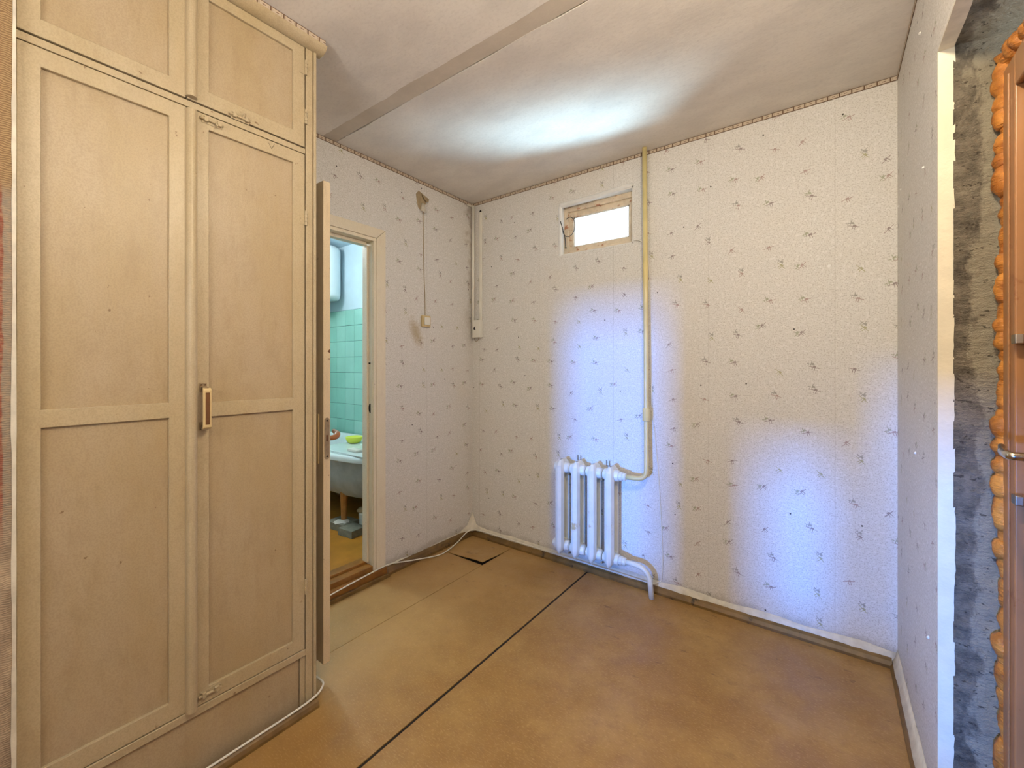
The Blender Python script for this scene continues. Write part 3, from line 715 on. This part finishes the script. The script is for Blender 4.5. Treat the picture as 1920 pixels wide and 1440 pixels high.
# bathtub
tub = root('bathtub', (-3.28, 2.06, BZ)); tag(tub, 'old white enamelled bathtub with grey outside, seen through the doorway', 'bathtub')
def ring_pts(cx, cy, hx, hy, z, n=56, p=3.2):
    out = []
    for i in range(n):
        a = 2*PI*i/n; c, s = math.cos(a), math.sin(a)
        out.append((cx+hx*math.copysign(abs(c)**(2/p), c), cy+hy*math.copysign(abs(s)**(2/p), s), z))
    return out
def loft(bm, rings, cap0=False, cap1=True):
    R = [[bm.verts.new(p) for p in r] for r in rings]; n = len(R[0])
    for A, C in zip(R, R[1:]):
        for j in range(n): bm.faces.new((A[j], A[(j+1) % n], C[(j+1) % n], C[j]))
    if cap0: bm.faces.new(R[0][::-1])
    if cap1: bm.faces.new(R[-1])
tcx, tcy = -3.27, 2.040
b = B(); loft(b, [ring_pts(tcx, tcy, 0.845, 0.338, 0.585), ring_pts(tcx, tcy, 0.848, 0.340, 0.605), ring_pts(tcx, tcy, 0.842, 0.336, 0.622), ring_pts(tcx, tcy, 0.81, 0.305, 0.628), ring_pts(tcx, tcy, 0.775, 0.275, 0.618),
    ring_pts(tcx, tcy, 0.75, 0.262, 0.57), ring_pts(tcx, tcy, 0.70, 0.24, 0.40), ring_pts(tcx, tcy, 0.64, 0.20, 0.30), ring_pts(tcx, tcy, 0.5, 0.12, 0.275)])
obj('basin', b, M['enamel'], tub, smooth=True)
b = B(); loft(b, [ring_pts(tcx, tcy, 0.835, 0.330, 0.600), ring_pts(tcx, tcy, 0.80, 0.310, 0.575), ring_pts(tcx, tcy, 0.79, 0.305, 0.46), ring_pts(tcx, tcy, 0.75, 0.28, 0.37), ring_pts(tcx, tcy, 0.66, 0.22, 0.295), ring_pts(tcx, tcy, 0.5, 0.13, 0.255)])
tag(obj('shell', b, M['tub_out'], tub, smooth=True), 'dull grey unenamelled outside')
for lx in (-2.955, -3.72):
    b = B(); prof = [(0.021, 0.105), (0.024, 0.20), (0.030, 0.36)]
    lathe(b, (lx, 1.835, 0), prof, 8); tag(obj('leg', b, M['leg_wood'], tub), 'tapered ochre leg')
    b = B(); lathe(b, (lx, 2.26, 0), [(0.021, BZ), (0.024, 0.20), (0.030, 0.36)], 8); obj('leg', b, M['leg_wood'], tub)
# blocks under the leg
def block(name, c, sx, sy, h, rz, z0, mat, bev=0.003):
    b = B(); vs = box(b, -sx/2, sx/2, -sy/2, sy/2, 0, h); bmesh.ops.rotate(b, verts=vs, cent=(0, 0, 0), matrix=Matrix.Rotation(rz, 3, 'Z')); bmesh.ops.translate(b, verts=vs, vec=(c[0], c[1], z0)); return obj(name, b, mat, None, bev)
tag(block('concrete_block', (-2.955, 1.825), 0.19, 0.15, 0.053, 0.12, BZ, M['block']), 'grey-green block under the bathtub leg', 'block')
tag(block('concrete_block', (-2.775, 1.790), 0.15, 0.13, 0.052, 0.10, BZ, M['block']), 'grey-green block beside the bathtub leg block, nearer the doorway jamb', 'block')
b = B()
for (dx, dy, rz, dz) in ((0, 0, 0.5, 0), (0.01, -0.005, 1.1, 0.002)):
    vs = box(b, -0.05, 0.05, -0.035, 0.035, 0, 0.002); bmesh.ops.rotate(b, verts=vs, cent=(0, 0, 0), matrix=Matrix.Rotation(rz, 3, 'Z')); bmesh.ops.translate(b, verts=vs, vec=(-2.930+dx, 1.800+dy, 0.1035+dz))
tag(obj('paper_pad', b, M['white']), 'folded white paper pad between bathtub leg and block', 'paper')
b = B(); lathe(b, (-2.812, 1.922, BZ), [(0.034, 0), (0.042, 0.012), (0.046, 0.11), (0.034, 0.125)], 24)
bt = obj('white_tub', b, M['white'], None, smooth=False); tag(bt, 'white plastic tub on the floor under the bath', 'tub')
b = B(); lathe(b, (-2.822, 1.918, BZ+0.126), [(0.050, 0.0), (0.052, 0.006), (0.038, 0.022), (0.012, 0.029)], 24); tag(obj('sponge_cap', b, M['torn'], bt, smooth=True), 'tan rounded cap')
b = B(); lathe(b, (-3.45, 1.98, 0.0), [(0.05, 0.285), (0.10, 0.33), (0.11, 0.38)], 24)
b.free()
b = B(); box(b, -3.20, -2.56, 1.752, 2.36, 0.6288, 0.6400)
slat_rack = obj('bath_shelf', b, M['enamel'], None, 0.004); tag(slat_rack, 'white shelf board laid across the bathtub rim', 'shelf')
b = B(); lathe(b, (-3.12, 2.03, 0.6405), [(0.035, 0), (0.055, 0.012), (0.070, 0.05), (0.062, 0.052), (0.045, 0.018)], 26); tag(obj('bowl', b, M['yellow'], None, smooth=True), 'bright yellow plastic bowl on the bathtub', 'bowl')
b = B(); box(b, -2.86, -2.74, 1.80, 1.86, 0.6405, 0.660); tag(obj('soap_dish', b, M['white'], None, 0.006), 'small white soap dish on the bathtub rim', 'soap dish')
# water heater
b = B(); lathe(b, (-3.935, 2.190, 0), [(0.10, 1.905), (0.165, 1.912), (0.180, 1.93), (0.185, 1.96), (0.185, 2.38), (0.175, 2.41), (0.12, 2.425)], 40)
wh = obj('water_heater', b, M['heater'], None, smooth=True); tag(wh, 'white cylindrical water heater hung on the bathroom wall', 'water heater')
for x in (-3.88, -3.99):
    b = B(); tube(b, [(x, 2.22, 1.92), (x, 2.24, 1.80)], 0.01, 8); obj('pipe_stub', b, M['chrome'], wh)

# ================================================================== CUPBOARD
cup = root('built_in_cupboard', (CX-0.28, 0.475, 0.0)); tag(cup, 'tall old cream-painted built-in cupboard with two tiers of panelled doors', 'cupboard')
Y0, Y1 = 0.107, 0.848
b = B()
box(b, XL+0.003, CX-0.020, Y0, Y0+0.018, 0.0, 2.455); box(b, XL+0.003, CX-0.020, Y1-0.018, Y1, 0.0, 2.455)
box(b, XL+0.003, XL+0.015, Y0+0.018, Y1-0.018, 0.02, 2.455); box(b, XL+0.015, CX-0.022, Y0+0.018, Y1-0.018, 2.060, 2.080)
box(b, XL+0.015, CX-0.022, Y0+0.018, Y1-0.018, 2.440, 2.455)
obj('carcass', b, M['paint'], cup)
# face frame: right post, mid rail, bottom rail
b = B(); box(b, CX-0.020, CX+0.001, 0.813, 0.840, 0.0, 2.456); obj('post', b, M['paint'], cup, 0.002)
b = B(); box(b, CX-0.018, CX+0.005, 0.842, 0.8525, 0.0, 2.456); obj('edge_strip', b, M['paint'], cup, 0.0025)
b = B(); box(b, CX-0.020, CX-0.001, Y0, 0.8125, 2.0600, 2.0800); obj('rail', b, M['paint'], cup, 0.002)
b = B(); box(b, CX-0.020, CX+0.003, Y0, 0.8125, 0.196, 0.2195); obj('rail', b, M['paint'], cup, 0.002)
b = B(); box(b, CX-0.022, CX-0.008, Y0, 0.792, 0.0, 0.1955); obj('plinth', b, M['paint_in'], cup, 0.002)
b = B(); box(b, CX-0.021, CX-0.003, 0.794, 0.8125, 0.0, 0.1955); obj('plinth_post', b, M['paint'], cup, 0.002)
b = B(); box(b, CX-0.10, CX-0.021, Y0+0.018, Y1-0.018, 0.2, 0.22); obj('floor_board', b, M['paint'], cup)
# crown
b = B(); pts = [(CX-0.02, Y0, 2.4565), (CX+0.012, Y0, 2.4565), (CX+0.030, Y0, 2.463), (CX+0.038, Y0, 2.474), (CX+0.042, Y0, 2.4795), (CX-0.02, Y0, 2.4795)]
prism(b, pts, (0, 0.876-Y0, 0)); obj('crown_moulding', b, M['paint'], cup, 0.0015)
b = B(); box(b, CX-0.01, CX+0.036, Y0, 0.871, 2.4800, 2.4995); obj('border_strip', b, M['border'], cup)
def cdoor(name, y0, y1, z0, z1, holes):
    b = B(); slab_holes(b, 'x', CX-0.019, CX+0.001, y0, y1, z0, z1, holes)
    d = obj(name, b, M['paint'], cup, 0.0018)
    for (a, c, e, f) in holes:
        q = B(); n = 6
        g = [[q.verts.new((CX-0.0085+0.0015*noise.noise(Vector((i*0.7, j*0.5, e))), a-0.004+(c-a+0.008)*i/n, e-0.004+(f-e+0.008)*j/(2*n))) for j in range(2*n+1)] for i in range(n+1)]
        for i in range(n):
            for j in range(2*n): q.faces.new((g[i][j], g[i+1][j], g[i+1][j+1], g[i][j+1]))
        box(q, CX-0.016, CX-0.011, a-0.003, c+0.003, e-0.003, f+0.003)
        obj('panel', q, M['paint_in'], d, smooth=True)
    return d
dUL = cdoor('door', 0.110, 0.4455, 2.0840, 2.4545, [(0.150, 0.404, 2.128, 2.415)])
dLL = cdoor('door', 0.110, 0.4455, 0.2220, 2.0565, [(0.150, 0.404, 1.163, 2.010), (0.150, 0.404, 0.275, 1.118)])
dUR = cdoor('door', 0.4475, 0.8095, 2.0840, 2.4545, [(0.505, 0.766, 2.131, 2.420)])
dLR = cdoor('door', 0.4475, 0.8095, 0.2220, 2.0565, [(0.505, 0.766, 1.157, 2.012), (0.505, 0.766, 0.268, 1.112)])
for d, z0, z1 in ((dUR, 2.088, 2.4540), (dLR, 0.222, 2.050)):
    b = B(); pts = []
    for i in range(11):
        a = PI*i/10; pts.append((CX+0.001+0.021*math.sin(a)**0.8, 0.4575-0.0150*math.cos(a), z0))
    prism(b, pts, (0, 0, z1-z0)); tag(obj('cover_strip', b, M['paint'], d, smooth=False), 'rounded cover strip over the door gap')
for d, z in ((dUR, 2.378), (dUR, 2.196), (dLR, 1.820), (dLR, 0.452)):
    b = B(); tube(b, [(CX+0.005, 0.8112, z-0.027), (CX+0.005, 0.8112, z+0.027)], 0.0048, 10)
    for k in (-0.014, 0, 0.014): box(b, CX+0.0005, CX+0.0105, 0.8065, 0.8160, z+k-0.0008, z+k+0.0008)
    box(b, CX+0.001, CX+0.0022, 0.790, 0.811, z-0.026, z+0.026)
    obj('hinge', b, M['paint'], d, smooth=False)
def latch(d, y, z, flip=1):
    b = B(); box(b, CX+0.001, CX+0.003, y-0.028, y+0.028, z-0.012, z+0.012)
    tube(b, [(CX+0.007, y-0.034, z), (CX+0.007, y+0.030, z-0.001)], 0.0042, 8)
    for k in (-0.018, 0.018): box(b, CX+0.001, CX+0.012, y+k-0.005, y+k+0.005, z-0.008, z+0.008)
    tube(b, [(CX+0.008, y+0.008, z), (CX+0.018, y+0.010, z+0.014*flip)], 0.0032, 8)
    for k in (-0.025, 0.025): lathe(b, (CX+0.003, y+k, z+0.008*flip), [(0.003, 0), (0.002, 0.0015)], 8, 'x')
    tag(obj('latch', b, M['paint'], d, 0.0008), 'painted-over slide bolt')
latch(dLR, 0.513, 2.040, -1); latch(dUR, 0.592, 2.091, 1); latch(dLR, 0.508, 0.250, 1)
b = B()
for p, q in (((0.682, 2.047), (0.692, 2.030)), ((0.692, 2.030), (0.701, 2.049))): tube(b, [(CX+0.0011, *p), (CX+0.0011, *q)], 0.0006, 6)
tag(obj('pencil_mark', b, M['dark'], dLR), 'small pencilled tick')
# handle
HY = 0.489
b = B(); prism(b, [(CX+0.028, HY-0.010, 1.205), (CX+0.036, HY-0.010, 1.198), (CX+0.036, HY-0.010, 1.084), (CX+0.028, HY-0.010, 1.077)], (0, 0.022, 0)); h = obj('handle', b, M['handle'], dLR, 0.0015); tag(h, 'cream grip bar with brown inlay')
b = B(); box(b, CX+0.0362, CX+0.0375, HY-0.0045, HY+0.0065, 1.092, 1.190); tag(obj('handle_inlay', b, M['inlay'], dLR, 0.0005), 'brown inlay strip')
for z in (1.205, 1.085):
    b = B(); box(b, CX+0.001, CX+0.003, HY-0.011, HY+0.010, z-0.013, z+0.013); box(b, CX+0.003, CX+0.030, HY-0.006, HY+0.006, z-0.010, z+0.002)
    obj('handle_bracket', b, M['steel'], dLR, 0.001)
for z in (1.213, 1.076):
    for k in (-0.006, 0.005):
        b = B(); lathe(b, (CX+0.003, HY+k, z), [(0.0032, 0), (0.0022, 0.0016)], 8, 'x'); obj('screw', b, M['chrome'], dLR)

# ================================================================== RADIATOR
rad = root('radiator', (-1.17, 2.325, 0.115)); tag(rad, 'white four-section cast iron radiator on the window wall', 'radiator')
prof = [(-1, 0), (-0.74, -0.62), (0, -0.98), (0.74, -0.62), (1, 0), (0.74, 0.55), (0, 0.72), (-0.74, 0.55)]
sec_mesh = None
for i in range(4):
    x = -1.331+0.1083*i
    b = B()
    def column(yc, sgn, wx, rows):
        hexa = ((-1, 0.35), (-0.72, -0.62), (-0.12, -1.0), (0.12, -1.0), (0.72, -0.62), (1, 0.35), (0.5, 0.75), (-0.5, 0.75))
        R = [[b.verts.new((x+wx*kx*px, yc+oy+sgn*0.026*ky*py, z)) for px, py in hexa] for z, kx, ky, oy in rows]
        for A, C in zip(R, R[1:]):
            for q in range(8): b.faces.new((A[q], A[(q+1) % 8], C[(q+1) % 8], C[q]))
        b.faces.new(R[0][::-1]); b.faces.new(R[-1])
    column(2.286, 1, 0.0275, [(0.112, 0.10, 0.45, 0.004), (0.124, 0.45, 0.75, 0.002), (0.146, 0.92, 1.0, 0), (0.172, 1, 1, 0), (0.634, 1, 1, 0), (0.660, 0.92, 0.95, 0.001), (0.680, 0.66, 0.75, 0.010), (0.692, 0.26, 0.5, 0.024)])
    column(2.366, -1, 0.0255, [(0.118, 0.15, 0.5, -0.004), (0.146, 0.9, 1.0, 0), (0.172, 1, 1, 0), (0.634, 1, 1, 0), (0.664, 0.9, 0.95, 0), (0.690, 0.3, 0.5, -0.014)])
    for za, zc, s_ in ((0.606, 0.692, 1), (0.190, 0.116, -1)):
        prism(b, [(x-0.020, 2.292, za), (x+0.020, 2.292, za), (x+0.018, 2.292, zc-0.022*s_), (x+0.004, 2.292, zc), (x-0.004, 2.292, zc), (x-0.018, 2.292, zc-0.022*s_)], (0, 0.068, 0))
    for z in (0.640, 0.158):
        lathe(b, (x, 2.326, z), [(0.020, -0.052), (0.030, -0.046), (0.033, -0.030), (0.033, 0.030), (0.030, 0.046), (0.020, 0.052)], 18, 'x')
    obj('radiator_section', b, M['radiator'], rad, smooth=True).modifiers.new('edges', 'EDGE_SPLIT').split_angle = 0.42
for z in (0.640, 0.158):
    b = B(); lathe(b, (-1.006, 2.326, z), [(0.026, 0.050), (0.026, 0.066), (0.022, 0.068), (0.022, 0.084), (0.017, 0.088)], 12, 'x'); obj('bushing', b, M['radiator'], rad)
b = B(); lathe(b, (-1.331, 2.326, 0.158), [(0.018, -0.066), (0.024, -0.062), (0.024, -0.050)], 8, 'x'); obj('plug', b, M['radiator'], rad)
for x in (-1.277, -1.06):
    for z in (0.60, 0.118):
        b = B(); tube(b, [(x, YB-0.001, z), (x, 2.33, z), (x, 2.300, z+0.008)], 0.006, 8); obj('bracket', b, M['steel'], rad)
# pipes
b = B(); tube(b, fillet([(-0.921, 2.326, 0.640), (-0.808, 2.340, 0.640), (-0.812, 2.352, 0.80), (-0.820, 2.366, 1.5), (-0.828, 2.366, H-0.001)], 0.075, 8), 0.0135, 14)
hp = obj('heating_pipe', b, M['pipe'], None, smooth=True); tag(hp, 'yellowed cream heating pipe rising from radiator to ceiling', 'pipe')
b = B(); lathe(b, (-0.815, 2.3585, 1.000), [(0.0175, -0.038), (0.021, -0.034), (0.021, 0.030), (0.0175, 0.036)], 14); obj('sleeve', b, M['pipe'], hp, smooth=False)
b = B(); tube(b, fillet([(-0.921, 2.326, 0.158), (-0.835, 2.325, 0.158), (-0.785, 2.322, 0.120), (-0.772, 2.320, 0.0)], 0.05, 8), 0.0145, 14)
tag(obj('return_pipe', b, M['radiator'], None, smooth=True), 'cream pipe bending from the radiator down into the floor', 'pipe')

# ================================================================== SMALL THINGS
# switch
sw = root('light_switch', (XL, 1.942, 1.529)); tag(sw, 'cream square light switch on the wall beside the doorway', 'light switch')
b = B(); box(b, XL+0.0005, XL+0.016, 1.904, 1.980, 1.531, 1.609); obj('switch_frame', b, M['handle'], sw, 0.006)
b = B(); box(b, XL+0.016, XL+0.023, 1.919, 1.967, 1.545, 1.596); obj('rocker', b, M['white'], sw, 0.003)
b = B(); tube(b, smooth_path([(XL+0.002, 1.922, 2.300), (XL+0.002, 1.926, 2.1), (XL+0.002, 1.930, 1.9), (XL+0.002, 1.938, 1.75), (XL+0.002, 1.940, 1.610)], 6), 0.0024, 8)
tag(obj('wire', b, M['torn'], None, smooth=True), 'thin wire running up the wall from the switch to the torn hole', 'wire')
# conduits and junction box in the corner
b = B(); box(b, -2.089, -2.066, YB-0.014, YB-0.0005, 1.612, 2.418); o = obj('cable_duct', b, M['white'], None, 0.003); tag(o, 'pale cable duct ending at the corner junction box, right of the corner pipe', 'cable duct')
b = B(); prism(b, [(-2.088, YB-0.0145, 2.418), (-2.068, YB-0.0145, 2.418), (-2.078, YB-0.012, 2.436)], (0, 0.006, 0)); obj('end_cap', b, M['dark'], o)
b = B(); tube(b, [(-2.142, YB-0.020, 1.48), (-2.142, YB-0.020, 2.475)], 0.0105, 12); tag(obj('corner_pipe', b, M['white'], None, smooth=True), 'thin pale pipe running up the room corner', 'pipe')
jb = root('junction_box', (-2.095, YB-0.02, 1.475)); tag(jb, 'small grey-white junction box low on the corner duct', 'junction box')
b = B(); box(b, -2.128, -2.060, YB-0.046, YB-0.0005, 1.482, 1.611); obj('box_body', b, M['white'], jb, 0.004)
b = B(); box(b, -2.120, -2.068, YB-0.050, YB-0.0462, 1.500, 1.600); obj('box_lid', b, M['white'], jb, 0.003)
b = B(); prism(b, [(-2.112, YB-0.0505, 1.553), (-2.095, YB-0.0505, 1.566), (-2.098, YB-0.0505, 1.550), (-2.090, YB-0.0505, 1.538), (-2.108, YB-0.0505, 1.540)], (0, -0.0008, 0)); tag(obj('scorch_mark', b, M['dark'], jb), 'black chip in the lid')
b = B(); tube(b, smooth_path([(-2.118, YB-0.03, 1.483), (-2.112, YB-0.034, 1.462), (-2.095, YB-0.036, 1.455), (-2.080, YB-0.033, 1.466), (-2.076, YB-0.03, 1.483)], 5), 0.0022, 6); obj('wire_loop', b, M['steel'], jb)
# broken bit of border in the upper corner
b = B(); prism(b, [(XL+0.010, 2.335, 2.474), (XL+0.014, 2.40, 2.480), (XL+0.014, 2.402, 2.466), (XL+0.012, 2.345, 2.464)], (0.004, 0, 0.001)); tag(obj('paper_scrap', b, M['paper_edge']), 'loose scrap of border paper in the upper room corner', 'paper scrap')
# black wire loop on the window
b = B()
ell = [(-1.352+0.046*math.sin(a), YB+0.030-0.008*math.sin(a*0.5), 2.175+0.064*math.cos(a)) for a in [(-0.1+i/26)*2*PI*0.86 for i in range(27)]]
tube(b, ell, 0.0022, 7)
tube(b, smooth_path([(-1.398, YB-0.004, 2.215), (-1.388, YB+0.012, 2.160), (-1.383, YB+0.03, 2.11), (-1.378, YB+0.030, 2.052)], 6), 0.0030, 7)
lathe(b, (-1.377, YB+0.030, 2.045), [(0.004, -0.004), (0.006, 0.0), (0.004, 0.005)], 8)
tag(obj('black_wire', b, M['black'], None, smooth=True), 'black wire curled into a loop at the left of the window', 'wire')
# white cord round the room
P = [(CX+0.028, 0.105, 0.034), (CX+0.028, 0.30, 0.034), (CX+0.028, 0.60, 0.034), (CX+0.027, 0.80, 0.036), (CX+0.012, 0.870, 0.046), (-1.60, 0.885, 0.050), (-1.80, 0.868, 0.03), (-2.06, 0.868, 0.02), (XL+0.052, 0.90, 0.030), (XL+0.036, 1.00, 0.032)]
P += [(XL+0.035, 1.20, 0.045), (XL+0.034, 1.45, 0.064), (XL+0.024, 1.62, 0.066), (XL+0.028, 1.70, 0.052), (XL+0.048, 1.82, 0.030), (XL+0.078, 1.98, 0.008), (XL+0.082, 2.06, 0.010), (XL+0.066, 2.18, 0.024), (XL+0.040, 2.32, 0.052), (XL+0.075, YB-0.030, 0.050)]
P += [(-1.9, YB-0.022, 0.049), (-1.6, YB-0.022, 0.049), (-1.3, YB-0.022, 0.050), (-1.0, YB-0.021, 0.048), (-0.80, YB-0.024, 0.048), (-0.765, YB-0.022, 0.060), (-0.745, YB-0.007, 0.085)]
P += [(-0.742, YB-0.006, 0.25), (-0.760, YB-0.006, 0.60), (-0.782, YB-0.006, 0.86), (-0.800, YB-0.006, 1.05), (-0.806, YB-0.006, 1.3), (-0.812, YB-0.006, 1.6), (-0.818, YB-0.006, 1.85), (-0.850, YB-0.006, 1.975), (-0.905, YB-0.006, 2.005)]
b = B(); tube(b, smooth_path(P, 7), lambda t: 0.0038 if t < 0.62 else 0.0026, 8)
tag(obj('electric_cord', b, M['white'], None, smooth=True), 'white power cable running along the skirtings and up beside the heating pipe', 'cord')
